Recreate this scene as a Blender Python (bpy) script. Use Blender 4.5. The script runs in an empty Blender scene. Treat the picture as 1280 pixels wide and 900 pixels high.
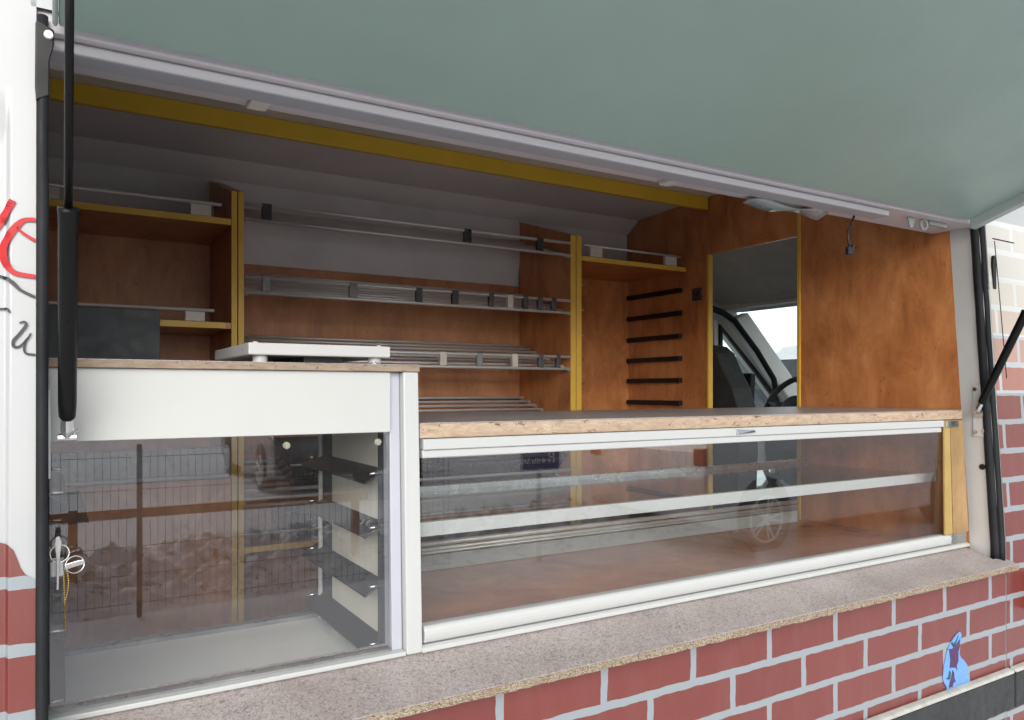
import bpy, bmesh, math, random
from mathutils import Vector, Matrix
from mathutils.geometry import tessellate_polygon
random.seed(7)
H = 1.60                     # eye height; every z below is written relative to it
scn = bpy.context.scene
col = scn.collection
R = math.radians

# ------------------------------------------------------------------ materials
MATS = {}
def newmat(name):
    m = bpy.data.materials.new(name); m.use_nodes = True
    nt = m.node_tree; nt.nodes.clear()
    out = nt.nodes.new('ShaderNodeOutputMaterial')
    b = nt.nodes.new('ShaderNodeBsdfPrincipled')
    nt.links.new(b.outputs[0], out.inputs[0])
    MATS[name] = m
    return m, nt, b, out
def N(nt, t, **kw):
    n = nt.nodes.new(t)
    for k, v in kw.items(): setattr(n, k, v)
    return n
def coords(nt, scale=(1, 1, 1), loc=(0, 0, 0), rot=(0, 0, 0)):
    g = N(nt, 'ShaderNodeNewGeometry')
    mp = N(nt, 'ShaderNodeMapping')
    mp.inputs['Scale'].default_value = scale
    mp.inputs['Location'].default_value = loc
    mp.inputs['Rotation'].default_value = rot
    nt.links.new(g.outputs['Position'], mp.inputs[0])
    return mp.outputs[0]
def noise(nt, vec, scale, detail=4, rough=.55, dist=0):
    n = N(nt, 'ShaderNodeTexNoise')
    n.inputs['Scale'].default_value = scale; n.inputs['Detail'].default_value = detail
    n.inputs['Roughness'].default_value = rough; n.inputs['Distortion'].default_value = dist
    nt.links.new(vec, n.inputs['Vector'])
    return n.outputs['Fac']
def ramp(nt, fac, stops):
    r = N(nt, 'ShaderNodeValToRGB')
    e = r.color_ramp.elements
    while len(e) > 1: e.remove(e[-1])
    e[0].position = stops[0][0]; e[0].color = (*stops[0][1], 1) if len(stops[0][1]) == 3 else stops[0][1]
    for p, c in stops[1:]:
        x = e.new(p); x.color = (*c, 1)
    nt.links.new(fac, r.inputs[0])
    return r.outputs[0]
def g3(v): return (v, v, v)
def mix(nt, fac, a, b, mode='MIX'):
    m = N(nt, 'ShaderNodeMix', data_type='RGBA', blend_type=mode)
    for sock, v in ((m.inputs[0], fac), (m.inputs[6], a), (m.inputs[7], b)):
        if isinstance(v, (int, float)): sock.default_value = v
        elif isinstance(v, tuple): sock.default_value = (*v, 1)
        else: nt.links.new(v, sock)
    return m.outputs[2]
def bump(nt, b, h, strength=.2, dist=.002):
    n = N(nt, 'ShaderNodeBump'); n.inputs['Strength'].default_value = strength
    n.inputs['Distance'].default_value = dist
    nt.links.new(h, n.inputs['Height']); nt.links.new(n.outputs[0], b.inputs['Normal'])

def plain(name, c, rough=.5, metal=0, var=.12, vscale=9, bumps=0, coat=0, spec=.5, dirt=0, rvar=1):
    m, nt, b, o = newmat(name)
    v = coords(nt)
    n = noise(nt, v, vscale, 6, .6)
    lo = tuple(x * (1 - var) for x in c); hi = tuple(min(1, x * (1 + var)) for x in c)
    cc = ramp(nt, n, [(.3, lo), (.7, hi)])
    if dirt:
        d = noise(nt, v, 60, 3, .7)
        cc = mix(nt, ramp(nt, d, [(.66, g3(0)), (.74, g3(dirt))]), cc, (.10, .08, .06))
        d2 = noise(nt, coords(nt, (1, 1, .25)), 14, 5, .7)
        cc = mix(nt, ramp(nt, d2, [(.45, g3(0)), (.75, g3(dirt * .6))]), cc, (.30, .26, .21))
    nt.links.new(cc, b.inputs['Base Color'])
    rn = ramp(nt, noise(nt, v, vscale * 3, 4), [(.3, g3(max(.02, rough - .08 * rvar))), (.7, g3(min(1, rough + .1 * rvar)))])
    nt.links.new(rn, b.inputs['Roughness'])
    b.inputs['Metallic'].default_value = metal
    b.inputs['Specular IOR Level'].default_value = spec
    b.inputs['Coat Weight'].default_value = coat
    b.inputs['Coat Roughness'].default_value = .08
    if bumps: bump(nt, b, noise(nt, v, 220, 3), bumps, .001)
    return m

def wood(name, c_lo, c_mid, c_hi, rough=.32, spec=.5):
    # orange-brown pear-wood laminate: cloudy blotches and faint vertical grain
    m, nt, b, o = newmat(name)
    v = coords(nt, (1, 1, .6))
    n1 = noise(nt, v, 8.5, 8, .62, .5)
    base = ramp(nt, n1, [(.28, c_lo), (.5, c_mid), (.72, c_hi)])
    n2 = noise(nt, coords(nt, (1, 1, .10)), 60, 5, .65, .3)
    base = mix(nt, .20, base, ramp(nt, n2, [(.3, g3(.55)), (.7, g3(1.25))]), 'MULTIPLY')
    n3 = noise(nt, coords(nt, (1, 1, .6)), 30, 5, .7, 1.5)
    base = mix(nt, ramp(nt, n3, [(.60, g3(0)), (.70, g3(.55))]), base, tuple(x * .45 for x in c_lo))
    nt.links.new(base, b.inputs['Base Color'])
    b.inputs['Roughness'].default_value = rough
    b.inputs['Specular IOR Level'].default_value = spec
    bump(nt, b, n2, .05, .001)
    return m

plain('white_paint', (.37, .378, .383), .36, var=.01, coat=.3, rvar=.1)
plain('white_board', (.45, .455, .44), .42, var=.015, rvar=.2)
plain('cream_board', (.78, .77, .66), .45, var=.05)
plain('white_metal', (.45, .46, .455), .34, var=.01, rvar=.1)
plain('lavender_metal', (.40, .41, .46), .35, var=.04)
plain('jamb_paint', (.50, .485, .465), .45, var=.03, dirt=.05)
plain('grey_lining', (.64, .62, .61), .45, var=.10, vscale=4)
plain('ceiling_lining', (.66, .63, .61), .38, var=.08, vscale=3)
plain('soffit_paint', (.50, .465, .475), .35, var=.05, vscale=2)
plain('lamp_housing', (.34, .335, .355), .45, var=.01, rvar=.1)
plain('mint_paint', (.25, .335, .295), .38, var=.05, vscale=2.2)
mm = MATS['mint_paint'].node_tree; bump(mm, mm.nodes['Principled BSDF'], noise(mm, coords(mm), 2.2, 5, .6), .35, .012)
plain('mint_edge', (.28, .33, .315), .35, var=.06)
plain('yellow_edge', (.66, .40, .055), .42, var=.08, dirt=.12)
plain('yellow_beam', (.66, .42, .03), .38, var=.06)
plain('aluminium', (.60, .60, .60), .28, 1, var=.06)
plain('satin_tube', (.62, .60, .58), .38, .35, var=.03)
plain('rubber', (.014, .015, .017), .6, var=.3, bumps=.3, spec=.2)
plain('black_plastic', (.010, .010, .011), .45, var=.2, spec=.3)
plain('black_gloss', (.005, .005, .005), .33, var=.2, spec=.18)
plain('dark_grey_board', (.055, .062, .068), .5, var=.12)
plain('smoked_plastic', (.030, .032, .034), .3, var=.05, rvar=.1)
plain('tray_brown', (.035, .018, .012), .14, var=.3, coat=.5)
plain('cab_grey', (.58, .58, .55), .6, var=.06, bumps=.2)
plain('cab_pillar', (.75, .75, .71), .55, var=.05, bumps=.2)
plain('headliner', (.50, .50, .46), .85, var=.08, bumps=.3)
plain('seat_fabric', (.05, .05, .05), .55, var=.25, bumps=.4)
plain('dash', (.03, .03, .032), .55, var=.2, bumps=.3)
plain('strip_grey', (.020, .021, .022), .5, var=.35, vscale=14, dirt=.08)
plain('strip_top', (.42, .42, .39), .4, var=.15, vscale=30, dirt=.6)
plain('floor_laminate', (.84, .86, .83), .16, var=.02, rvar=.1)
plain('scale_white', (.50, .50, .50), .35, var=.03)
plain('brass', (.75, .55, .18), .3, 1, var=.1)
plain('steel', (.62, .62, .60), .25, 1, var=.08)
plain('red_paint', (.42, .015, .018), .6, var=.12)
plain('ink_black', (.008, .008, .012), .4, var=.1)
plain('clip_dark', (.05, .048, .05), .3, var=.3)
plain('clip_grey', (.20, .20, .20), .3, var=.3)
plain('clip_light', (.55, .50, .44), .4, var=.1)
plain('sky_blue_print', (.12, .28, .58), .3, var=.12)
plain('grape_purple', (.06, .018, .08), .35, var=.3, vscale=90)
plain('leaf_green', (.015, .07, .05), .4, var=.3)
plain('lime', (.52, .68, .12), .4, var=.08)
plain('dark_red', (.20, .02, .025), .35, var=.2)
plain('sign_blue', (.06, .055, .22), .4, var=.08)
plain('sign_white', (.8, .8, .8), .4, var=.03)
plain('car_silver', (.55, .56, .57), .3, .15, var=.03, coat=.8)
plain('car_dark', (.03, .032, .04), .25, .3, var=.05, coat=.8)
plain('car_white', (.75, .77, .78), .3, 0, var=.03, coat=.6)
plain('tyre', (.015, .015, .015), .7, var=.3)
plain('car_glass', (.02, .025, .03), .06, var=.1, coat=.6)
plain('tail_red', (.22, .012, .012), .25, var=.1, coat=.5)
plain('render_wall', (.58, .55, .50), .9, var=.10, vscale=1.5, bumps=.3)
plain('roof_tile', (.16, .07, .05), .8, var=.2)
plain('fence_wire', (.10, .11, .12), .5, .4, var=.2)
plain('cable_black', (.015, .012, .018), .45, var=.2)
plain('curtain_plastic', (.26, .28, .28), .2, var=.2, coat=.4)
plain('van_floor', (.10, .09, .08), .6, var=.2)
plain('bark', (.09, .065, .045), .9, var=.3)

wood('wood_laminate', (.31, .105, .034), (.50, .19, .063), (.64, .28, .11))
wood('wood_back', (.33, .130, .052), (.47, .20, .084), (.58, .27, .12), rough=.45)
wood('wood_floor', (.28, .105, .045), (.41, .17, .078), (.52, .24, .12), rough=.22)
wood('oak_edge', (.24, .145, .06), (.33, .21, .095), (.42, .28, .14), rough=.5)
plain('strip_ochre', (.38, .26, .085), .5, var=.12, dirt=.1)

def chipboard(name, cols, scale=240):
    m, nt, b, o = newmat(name)
    v = coords(nt, (.45, 1, 1))
    vo = N(nt, 'ShaderNodeTexVoronoi'); vo.inputs['Scale'].default_value = scale
    nt.links.new(v, vo.inputs['Vector'])
    sep = N(nt, 'ShaderNodeSeparateColor'); nt.links.new(vo.outputs['Color'], sep.inputs[0])
    c = ramp(nt, sep.outputs[0], cols)
    big = noise(nt, coords(nt), 16, 4, .6)
    c = mix(nt, ramp(nt, big, [(.4, g3(0)), (.7, g3(.35))]), c, (.16, .09, .04))
    nt.links.new(c, b.inputs['Base Color']); b.inputs['Roughness'].default_value = .85
    bump(nt, b, sep.outputs[0], .5, .002)
chipboard('chipboard', [(.0, (.06, .042, .028)), (.22, (.19, .145, .10)), (.6, (.30, .245, .175)), (1, (.40, .35, .27))], 800)
def worn(name, k=1.0):
    m, nt, b, o = newmat(name)
    v = coords(nt, (.25, 1, 1))
    c = ramp(nt, noise(nt, v, 120, 5, .7, .4), [(.3, (.30 * k, .21 * k, .14 * k)), (.5, (.42 * k, .31 * k, .22 * k)), (.7, (.52 * k, .41 * k, .30 * k))])
    ch = noise(nt, coords(nt, (.5, 1, 1)), 95, 3, .6, 1.0)
    c = mix(nt, ramp(nt, ch, [(.62, g3(0)), (.67, g3(.85))]), c, (.05, .035, .025))
    c = mix(nt, ramp(nt, noise(nt, coords(nt), 7, 4), [(.4, g3(0)), (.75, g3(.35))]), c, (.30, .24, .18))
    nt.links.new(c, b.inputs['Base Color']); b.inputs['Roughness'].default_value = .7
    bump(nt, b, ch, .4, .001)
worn('worn_edge'); worn('worn_edge_dark', .6)

def granite(name, tint=1.0, fleck=1.0):
    m, nt, b, o = newmat(name)
    v = coords(nt)
    n1 = noise(nt, v, 5, 5, .6, .4)
    c = ramp(nt, n1, [(.3, (.40 * tint, .35 * tint, .33 * tint)), (.7, (.52 * tint, .47 * tint, .45 * tint))])
    n2 = noise(nt, v, 210, 5, .75, 1.2)
    c = mix(nt, ramp(nt, n2, [(.40, g3(.75 * fleck)), (.52, g3(0))]), c, (.15, .11, .115))
    n3 = noise(nt, coords(nt, (1, 1, 1), rot=(0, 0, .5)), 62, 6, .78, 2.6)
    dens = ramp(nt, noise(nt, v, 9, 3), [(.42, g3(0)), (.62, g3(.8 * fleck))])
    spots = ramp(nt, n3, [(.54, g3(0)), (.60, g3(1))])
    c = mix(nt, mix(nt, 1., dens, spots, 'MULTIPLY'), c, (.10, .08, .09))
    n4 = noise(nt, v, 100, 3, .6, .5)
    c = mix(nt, ramp(nt, n4, [(.56, g3(0)), (.66, g3(.22))]), c, (.60, .55, .52))
    nt.links.new(c, b.inputs['Base Color'])
    b.inputs['Roughness'].default_value = .36
    bump(nt, b, n2, .08, .0005)
granite('granite_laminate', .80, 1.1)
granite('granite_worktop', .75, .8)

def brick(name, x0, z0, mortar=(.24, .27, .29), red=(.145, .030, .024), glare=None):
    # printed vinyl: flat bricks with hand-cut grey joints
    m, nt, b, o = newmat(name)
    g = N(nt, 'ShaderNodeNewGeometry')
    sep = N(nt, 'ShaderNodeSeparateXYZ'); nt.links.new(g.outputs['Position'], sep.inputs[0])
    cmb = N(nt, 'ShaderNodeCombineXYZ')
    nz = N(nt, 'ShaderNodeTexNoise'); nz.inputs['Scale'].default_value = 26; nz.inputs['Detail'].default_value = 2
    nt.links.new(g.outputs['Position'], nz.inputs['Vector'])
    sc = N(nt, 'ShaderNodeSeparateColor'); nt.links.new(nz.outputs['Color'], sc.inputs[0])
    def madd(src, off, wob):
        a = N(nt, 'ShaderNodeMath', operation='ADD'); a.inputs[1].default_value = off
        nt.links.new(src, a.inputs[0])
        w = N(nt, 'ShaderNodeMath', operation='MULTIPLY_ADD'); w.inputs[1].default_value = .007
        nt.links.new(wob, w.inputs[0]); nt.links.new(a.outputs[0], w.inputs[2])
        return w.outputs[0]
    nt.links.new(madd(sep.outputs[0], -x0 - .0035, sc.outputs[0]), cmb.inputs[0])
    nt.links.new(madd(sep.outputs[2], -z0 - .0035, sc.outputs[1]), cmb.inputs[1])
    bt = N(nt, 'ShaderNodeTexBrick')
    bt.offset = .5; bt.squash = 1
    bt.inputs['Scale'].default_value = 1; bt.inputs['Brick Width'].default_value = .2525
    bt.inputs['Row Height'].default_value = .093; bt.inputs['Mortar Size'].default_value = .0088
    bt.inputs['Mortar Smooth'].default_value = 0; bt.inputs['Bias'].default_value = 0
    bt.inputs['Color1'].default_value = (*red, 1)
    bt.inputs['Color2'].default_value = (red[0] * 1.12, red[1] * 1.12, red[2] * 1.08, 1)
    bt.inputs['Mortar'].default_value = (*mortar, 1)
    nt.links.new(cmb.outputs[0], bt.inputs['Vector'])
    c = bt.outputs['Color']
    if glare:      # sky glare put into the colour: upper courses turn tan, then cream
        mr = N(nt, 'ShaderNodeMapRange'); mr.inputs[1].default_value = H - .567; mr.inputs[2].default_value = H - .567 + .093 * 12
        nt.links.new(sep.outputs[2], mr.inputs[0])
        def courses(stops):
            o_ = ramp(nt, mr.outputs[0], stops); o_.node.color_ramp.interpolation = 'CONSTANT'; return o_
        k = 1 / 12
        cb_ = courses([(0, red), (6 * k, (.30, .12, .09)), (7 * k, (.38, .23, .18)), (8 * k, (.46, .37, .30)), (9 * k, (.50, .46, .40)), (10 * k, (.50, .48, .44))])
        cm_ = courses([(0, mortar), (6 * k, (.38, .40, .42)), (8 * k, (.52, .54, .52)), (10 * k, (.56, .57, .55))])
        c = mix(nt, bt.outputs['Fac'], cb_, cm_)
    dn = noise(nt, coords(nt, (1, 1, .3)), 22, 6, .7)
    c = mix(nt, ramp(nt, dn, [(.45, g3(0)), (.8, g3(.08))]), c, (.30, .26, .24))
    nt.links.new(c, b.inputs['Base Color'])
    b.inputs['Roughness'].default_value = .38
    b.inputs['Coat Weight'].default_value = .25; b.inputs['Coat Roughness'].default_value = .12
    bump(nt, b, bt.outputs['Fac'], .12, .0006)
brick('brick_vinyl', .093, H - .567 - .093 * 13)
brick('brick_vinyl_rear', -.13, H - .270 - .093 * 16)
brick('brick_vinyl_glare', .093, H - .567 - .093 * 13, glare=True)

def glass(name, tint=(.96, .975, .965), extra=0., rough=.0, dirt=.0):
    m, nt, b, o = newmat(name)
    nt.nodes.remove(b)
    lw = N(nt, 'ShaderNodeLayerWeight'); lw.inputs['Blend'].default_value = .5
    p = N(nt, 'ShaderNodeMath', operation='POWER'); p.inputs[1].default_value = 5
    nt.links.new(lw.outputs['Facing'], p.inputs[0])
    q = N(nt, 'ShaderNodeMath', operation='MULTIPLY_ADD')
    q.inputs[1].default_value = .95; q.inputs[2].default_value = .043 + extra
    nt.links.new(p.outputs[0], q.inputs[0])
    tr = N(nt, 'ShaderNodeBsdfTransparent'); tr.inputs[0].default_value = (*tint, 1)
    gl = N(nt, 'ShaderNodeBsdfGlossy'); gl.inputs['Roughness'].default_value = rough
    ms = N(nt, 'ShaderNodeMixShader')
    nt.links.new(q.outputs[0], ms.inputs[0]); nt.links.new(tr.outputs[0], ms.inputs[1]); nt.links.new(gl.outputs[0], ms.inputs[2])
    last = ms.outputs[0]
    if dirt:
        df = N(nt, 'ShaderNodeBsdfDiffuse'); df.inputs[0].default_value = (.7, .68, .65, 1)
        n = noise(nt, coords(nt, (1, 1, 1), rot=(0, .4, 0)), 7, 8, .72, 1.2)
        f = ramp(nt, n, [(.45, g3(.004)), (.78, g3(dirt))])
        m2 = N(nt, 'ShaderNodeMixShader')
        nt.links.new(f, m2.inputs[0]); nt.links.new(last, m2.inputs[1]); nt.links.new(df.outputs[0], m2.inputs[2])
        last = m2.outputs[0]
    nt.links.new(last, o.inputs[0])
m, nt, b, o = newmat('headlamp')
b.inputs['Base Color'].default_value = (.9, .9, .8, 1); b.inputs['Emission Color'].default_value = (1, .93, .65, 1); b.inputs['Emission Strength'].default_value = 1.3
plain('kick_grey', (.34, .34, .34), .4, var=.05)
plain('rim_silver', (.75, .75, .76), .3, .2, var=.03)
plain('orange_lens', (.9, .28, .02), .3, var=.05)
glass('glass_pane', (.985, .99, .985), extra=.04, dirt=.004)
glass('glass_coated', (.985, .985, .985), extra=.055, dirt=.008)
glass('glass_shelf', (.88, .93, .90), dirt=.02)
glass('glass_car', (.92, .96, .95), dirt=.06)
glass('glass_smoked', (.42, .44, .46), .02, dirt=.10)

def snowy(name, wet=(.07, .068, .065), cover=.5):
    m, nt, b, o = newmat(name)
    v = coords(nt)
    n = noise(nt, v, .55, 9, .68, .6)
    c = ramp(nt, n, [(cover - .07, (.78, .79, .82)), (cover, (.42, .41, .40)), (cover + .08, wet)])
    nt.links.new(c, b.inputs['Base Color'])
    r = ramp(nt, n, [(cover - .05, g3(.8)), (cover + .08, g3(.35))])
    nt.links.new(r, b.inputs['Roughness'])
    bump(nt, b, noise(nt, v, 14, 8, .7), .6, .03)
snowy('ground_snow', cover=.95)
snowy('snow_pile', (.10, .095, .09), cover=.60)
for n_ in MATS['snow_pile'].node_tree.nodes:
    if n_.type == 'TEX_NOISE' and abs(n_.inputs['Scale'].default_value - .55) < .01: n_.inputs['Scale'].default_value = 9

# ------------------------------------------------------------------ mesh helpers
class MB:
    def __init__(s): s.v = []; s.f = []
    def add(s, vs, fs):
        k = len(s.v); s.v += [tuple(p) for p in vs]; s.f += [tuple(i + k for i in f) for f in fs]; return s
    def box(s, x0, x1, y0, y1, z0, z1):
        vs = [(x, y, z) for x in (x0, x1) for y in (y0, y1) for z in (z0, z1)]
        return s.add(vs, [(0, 1, 3, 2), (4, 6, 7, 5), (0, 4, 5, 1), (2, 3, 7, 6), (0, 2, 6, 4), (1, 5, 7, 3)])
    def hexa(s, p):   # 8 points: bottom ring 0-3, top ring 4-7
        return s.add(p, [(0, 3, 2, 1), (4, 5, 6, 7), (0, 1, 5, 4), (1, 2, 6, 5), (2, 3, 7, 6), (3, 0, 4, 7)])
    def prism(s, poly, axis, a, b, hole=None):
        # poly of 2-D points extruded along axis from a to b
        loops = [poly] + ([hole] if hole else [])
        flat = [p for l in loops for p in l]
        tris = tessellate_polygon([[Vector((p[0], p[1], 0)) for p in l] for l in loops])
        def to3(p, t):
            if axis == 'x': return (t, p[0], p[1])
            if axis == 'y': return (p[0], t, p[1])
            return (p[0], p[1], t)
        n = len(flat)
        vs = [to3(p, a) for p in flat] + [to3(p, b) for p in flat]
        fs = [tuple(t) for t in tris] + [tuple(i + n for i in reversed(t)) for t in tris]
        k = 0
        for l in loops:
            for i in range(len(l)):
                j = (i + 1) % len(l); fs.append((k + i, k + j, k + j + n, k + i + n))
            k += len(l)
        return s.add(vs, fs)
    def tube(s, pts, r, n=10, closed=False, cap=True):
        pts = [Vector(p) for p in pts]; k = len(pts)
        rs = r if isinstance(r, (list, tuple)) else [r] * k
        rings = []; up = None
        for i, p in enumerate(pts):
            if closed: t = (pts[(i + 1) % k] - pts[i - 1]).normalized()
            else: t = (pts[min(i + 1, k - 1)] - pts[max(i - 1, 0)]).normalized()
            if up is None: up = t.orthogonal().normalized()
            up = (up - t * up.dot(t)).normalized(); w = t.cross(up)
            rings.append([p + (up * math.cos(2 * math.pi * j / n) + w * math.sin(2 * math.pi * j / n)) * rs[i] for j in range(n)])
        vs = [q for ring in rings for q in ring]; fs = []
        for i in range(k if closed else k - 1):
            a = i * n; b = ((i + 1) % k) * n
            for j in range(n):
                fs.append((a + j, a + (j + 1) % n, b + (j + 1) % n, b + j))
        if cap and not closed:
            fs.append(tuple(reversed(range(n)))); fs.append(tuple((k - 1) * n + j for j in range(n)))
        return s.add(vs, fs)
    def strip(s, prof, x0, x1, nx=1):   # profile of (y, z) points swept along x as a sheet
        vs = []; m = len(prof)
        for i in range(nx + 1):
            x = x0 + (x1 - x0) * i / nx
            vs += [(x, y, z) for y, z in prof]
        fs = [(i * m + j, i * m + j + 1, (i + 1) * m + j + 1, (i + 1) * m + j) for i in range(nx) for j in range(m - 1)]
        return s.add(vs, fs)
    def build(s, name, mat, parent=None, bevel=0, solid=0, sub=0, smooth=False, seg=2):
        me = bpy.data.meshes.new(name)
        if parent is not None and parent.type == 'EMPTY':
            o_ = parent.location.copy()
        elif parent is not None:
            o_ = Vector(parent['base'])
        else:
            xs = [p[0] for p in s.v]; ys = [p[1] for p in s.v]; zs = [p[2] for p in s.v]
            o_ = Vector(((min(xs) + max(xs)) / 2, (min(ys) + max(ys)) / 2, min(zs) + H))
        me.from_pydata([(p[0] - o_.x, p[1] - o_.y, p[2] + H - o_.z) for p in s.v], [], s.f)
        bm = bmesh.new(); bm.from_mesh(me)
        bmesh.ops.recalc_face_normals(bm, faces=bm.faces); bm.to_mesh(me); bm.free()
        me.materials.append(MATS[mat] if isinstance(mat, str) else mat)
        ob = bpy.data.objects.new(name, me); col.objects.link(ob)
        if parent is None: ob.location = o_
        else: ob.parent = parent
        if parent is not None: ob['base'] = tuple(o_)
        else: ob['base'] = tuple(o_)
        if solid:
            md = ob.modifiers.new('solid', 'SOLIDIFY'); md.thickness = abs(solid); md.offset = 1 if solid > 0 else -1
        if bevel:
            md = ob.modifiers.new('bevel', 'BEVEL'); md.width = bevel; md.segments = seg; md.limit_method = 'ANGLE'; md.angle_limit = R(35)
            md.harden_normals = False
        if sub:
            md = ob.modifiers.new('sub', 'SUBSURF'); md.levels = sub; md.render_levels = sub
        if smooth or sub:
            for p in me.polygons: p.use_smooth = True
        if smooth and not sub:
            pass
        return ob

def root(name, x, y, z, label, cat, group=None):
    o = bpy.data.objects.new(name, None); col.objects.link(o)
    o.location = (x, y, z + H); o.empty_display_size = .1
    tag(o, label, cat, group); return o
def tag(o, label=None, cat=None, group=None, kind=None):
    if label: o['label'] = label
    if cat: o['category'] = cat
    if group: o['group'] = group
    if kind: o['kind'] = kind
    return o
def clone(src, parent=None):
    c = src.copy(); col.objects.link(c)
    if parent: c.parent = parent
    for ch in [o for o in list(col.objects) if o.parent == src]: clone(ch, c)
    return c

def yb(z):     # outer face of the van side, leaning in towards the roof
    if z < -.5: return 1.25
    return 1.25 + .0613 * (z + .5)
def skin(x0, x1, z0, z1, off=0., nx=1, mb=None):
    n = max(2, int((z1 - z0) / .06) + 1)
    return (mb or MB()).strip([(yb(z0 + (z1 - z0) * i / n) + off, z0 + (z1 - z0) * i / n) for i in range(n + 1)], x0, x1, nx)

# ================================================================== THE VAN
van = root('food_van', 1.4, 2.2, -H, 'white bakery sales van printed with red bricks, its side hatch propped open', 'van')
XL, XR = -.03, 2.56            # ends of the hatch opening
XREAR = -1.9; PART = 2.56
# --- outer skin
# rear side panel with a pressed recess
mb = MB()
zs = [-1.0 + 1.80 * i / 60 for i in range(61)]
def recess(x, z):
    # soft rectangular pressing, its front edge just behind the seal
    dx = (-.0575 - x) / .005; dz = min((.405 - z) / .012, (z + .62) / .012)
    if x > -.05: return 0
    t = max(0, min(1, min(dx, dz))); t = t * t * (3 - 2 * t)
    return .012 * t
xs_ = [XREAR, -1.2, -.6, -.3, -.12, -.08, -.07, -.065, -.0625, -.060, -.0575, -.055, -.050, -.045, -.04, -.026]
vs = [(x, yb(z) + recess(x, z), z) for x in xs_ for z in zs]; m_ = len(zs)
fs = [(i * m_ + j, i * m_ + j + 1, (i + 1) * m_ + j + 1, (i + 1) * m_ + j) for i in range(len(xs_) - 1) for j in range(m_ - 1)]
mb.add(vs, fs)
rear_panel = mb.build('rear_side_panel', 'white_paint', van, smooth=True)
# brick print with hand-cut wavy top edge on the rear panel
top = [(-1.9, -.20), (-1.2, -.12), (-.8, -.22), (-.45, -.10), (-.2, -.17), (-.10, -.205), (-.067, -.214), (-.058, -.217), (-.052, -.224), (-.047, -.238), (-.0435, -.250), (-.038, -.259), (-.026, -.267)]
def ytop(x):
    for (a, za), (b, zb) in zip(top, top[1:]):
        if a <= x <= b: return za + (zb - za) * (x - a) / (b - a)
    return top[-1][1]
xsb = [-1.9 + .05 * i for i in range(35)] + [-.15, -.1, -.08] + [-.074 + .002 * i for i in range(25)]
mb = MB(); K = 14
for x in xsb:
    zt = ytop(x)
    for k in range(K + 1):
        z = -1.0 + (zt + 1.0) * k / K
        mb.v.append((x, yb(z) + recess(x, z) - .0012, z))
for i in range(len(xsb) - 1):
    for k in range(K):
        a = i * (K + 1) + k; mb.f.append((a, a + 1, a + K + 2, a + K + 1))
mb.build('brick_print', 'brick_vinyl_rear', rear_panel)
# painted lettering (only the strokes the picture shows)
def stroke(mb, pts, ws):
    L = []; Rr = []
    # Catmull resample
    P_ = []; W_ = []
    for i in range(len(pts) - 1):
        p0 = pts[max(i - 1, 0)]; p1 = pts[i]; p2 = pts[i + 1]; p3 = pts[min(i + 2, len(pts) - 1)]
        for k in range(8):
            t = k / 8
            P_.append(tuple(.5 * (2 * p1[d] + (p2[d] - p0[d]) * t + (2 * p0[d] - 5 * p1[d] + 4 * p2[d] - p3[d]) * t * t + (3 * p1[d] - p0[d] - 3 * p2[d] + p3[d]) * t ** 3) for d in (0, 1)))
            W_.append(ws[i] + (ws[i + 1] - ws[i]) * t)
    P_.append(pts[-1]); W_.append(ws[-1])
    k0 = len(mb.v)
    for i, (x, z) in enumerate(P_):
        a = P_[max(i - 1, 0)]; b = P_[min(i + 1, len(P_) - 1)]
        tx, tz = b[0] - a[0], b[1] - a[1]; l = math.hypot(tx, tz) or 1
        nx, nz = -tz / l * W_[i] / 2, tx / l * W_[i] / 2
        for s_ in (1, -1):
            xx, zz = x + nx * s_, z + nz * s_
            xx = min(xx, -.0263)
            mb.v.append((xx, yb(zz) + min(recess(xx, zz), recess(xx + .003, zz), recess(xx - .003, zz), recess(xx+.0015,zz)) - .0030, zz))
    for i in range(len(P_) - 1):
        a = k0 + 2 * i; mb.f.append((a, a + 1, a + 3, a + 2))
S_ = 1.0
mb = MB()
stroke(mb, [(-.10, .20), (-.075, .232), (-.066, .248), (-.054, .272)], [.008, .010, .010, .009])
stroke(mb, [(-.0265, .247), (-.040, .245), (-.049, .236), (-.058, .222), (-.0655, .205), (-.0655, .190), (-.060, .176), (-.050, .167), (-.0265, .164)], [.006, .006, .009, .010, .010, .010, .009, .007, .006])
stroke(mb, [(-.049, .234), (-.042, .226), (-.0265, .216)], [.003, .004, .005])
mb.build('red_lettering', 'red_paint', rear_panel)
mb = MB()
stroke(mb, [(-.12, .18), (-.068, .162), (-.054, .153), (-.044, .143), (-.0265, .134)], [.003, .004, .006, .004, .004])
stroke(mb, [(-.09, .112), (-.068, .116), (-.060, .115), (-.0575, .110)], [.003, .003, .003, .002])
stroke(mb, [(-.046, .096), (-.040, .098), (-.038, .093), (-.046, .080), (-.053, .070), (-.052, .062), (-.045, .063), (-.036, .074), (-.032, .082)], [.002, .003, .004, .004, .004, .004, .003, .003, .002])
stroke(mb, [(-.037, .074), (-.040, .062), (-.038, .053), (-.0265, .051)], [.002, .003, .003, .003])
mb.build('black_lettering', 'ink_black', rear_panel)

# front side panel ahead of the hatch
fp = skin(2.585, 3.05, -1.16, .80, nx=1).build('front_side_panel', 'white_paint', van, smooth=True)
mb = MB(); n_ = 24
z0, z1 = -1.0, .26
skin(2.587, 3.05, -1.16, .56, -.0012).build('brick_print', 'brick_vinyl_glare', fp)
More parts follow.
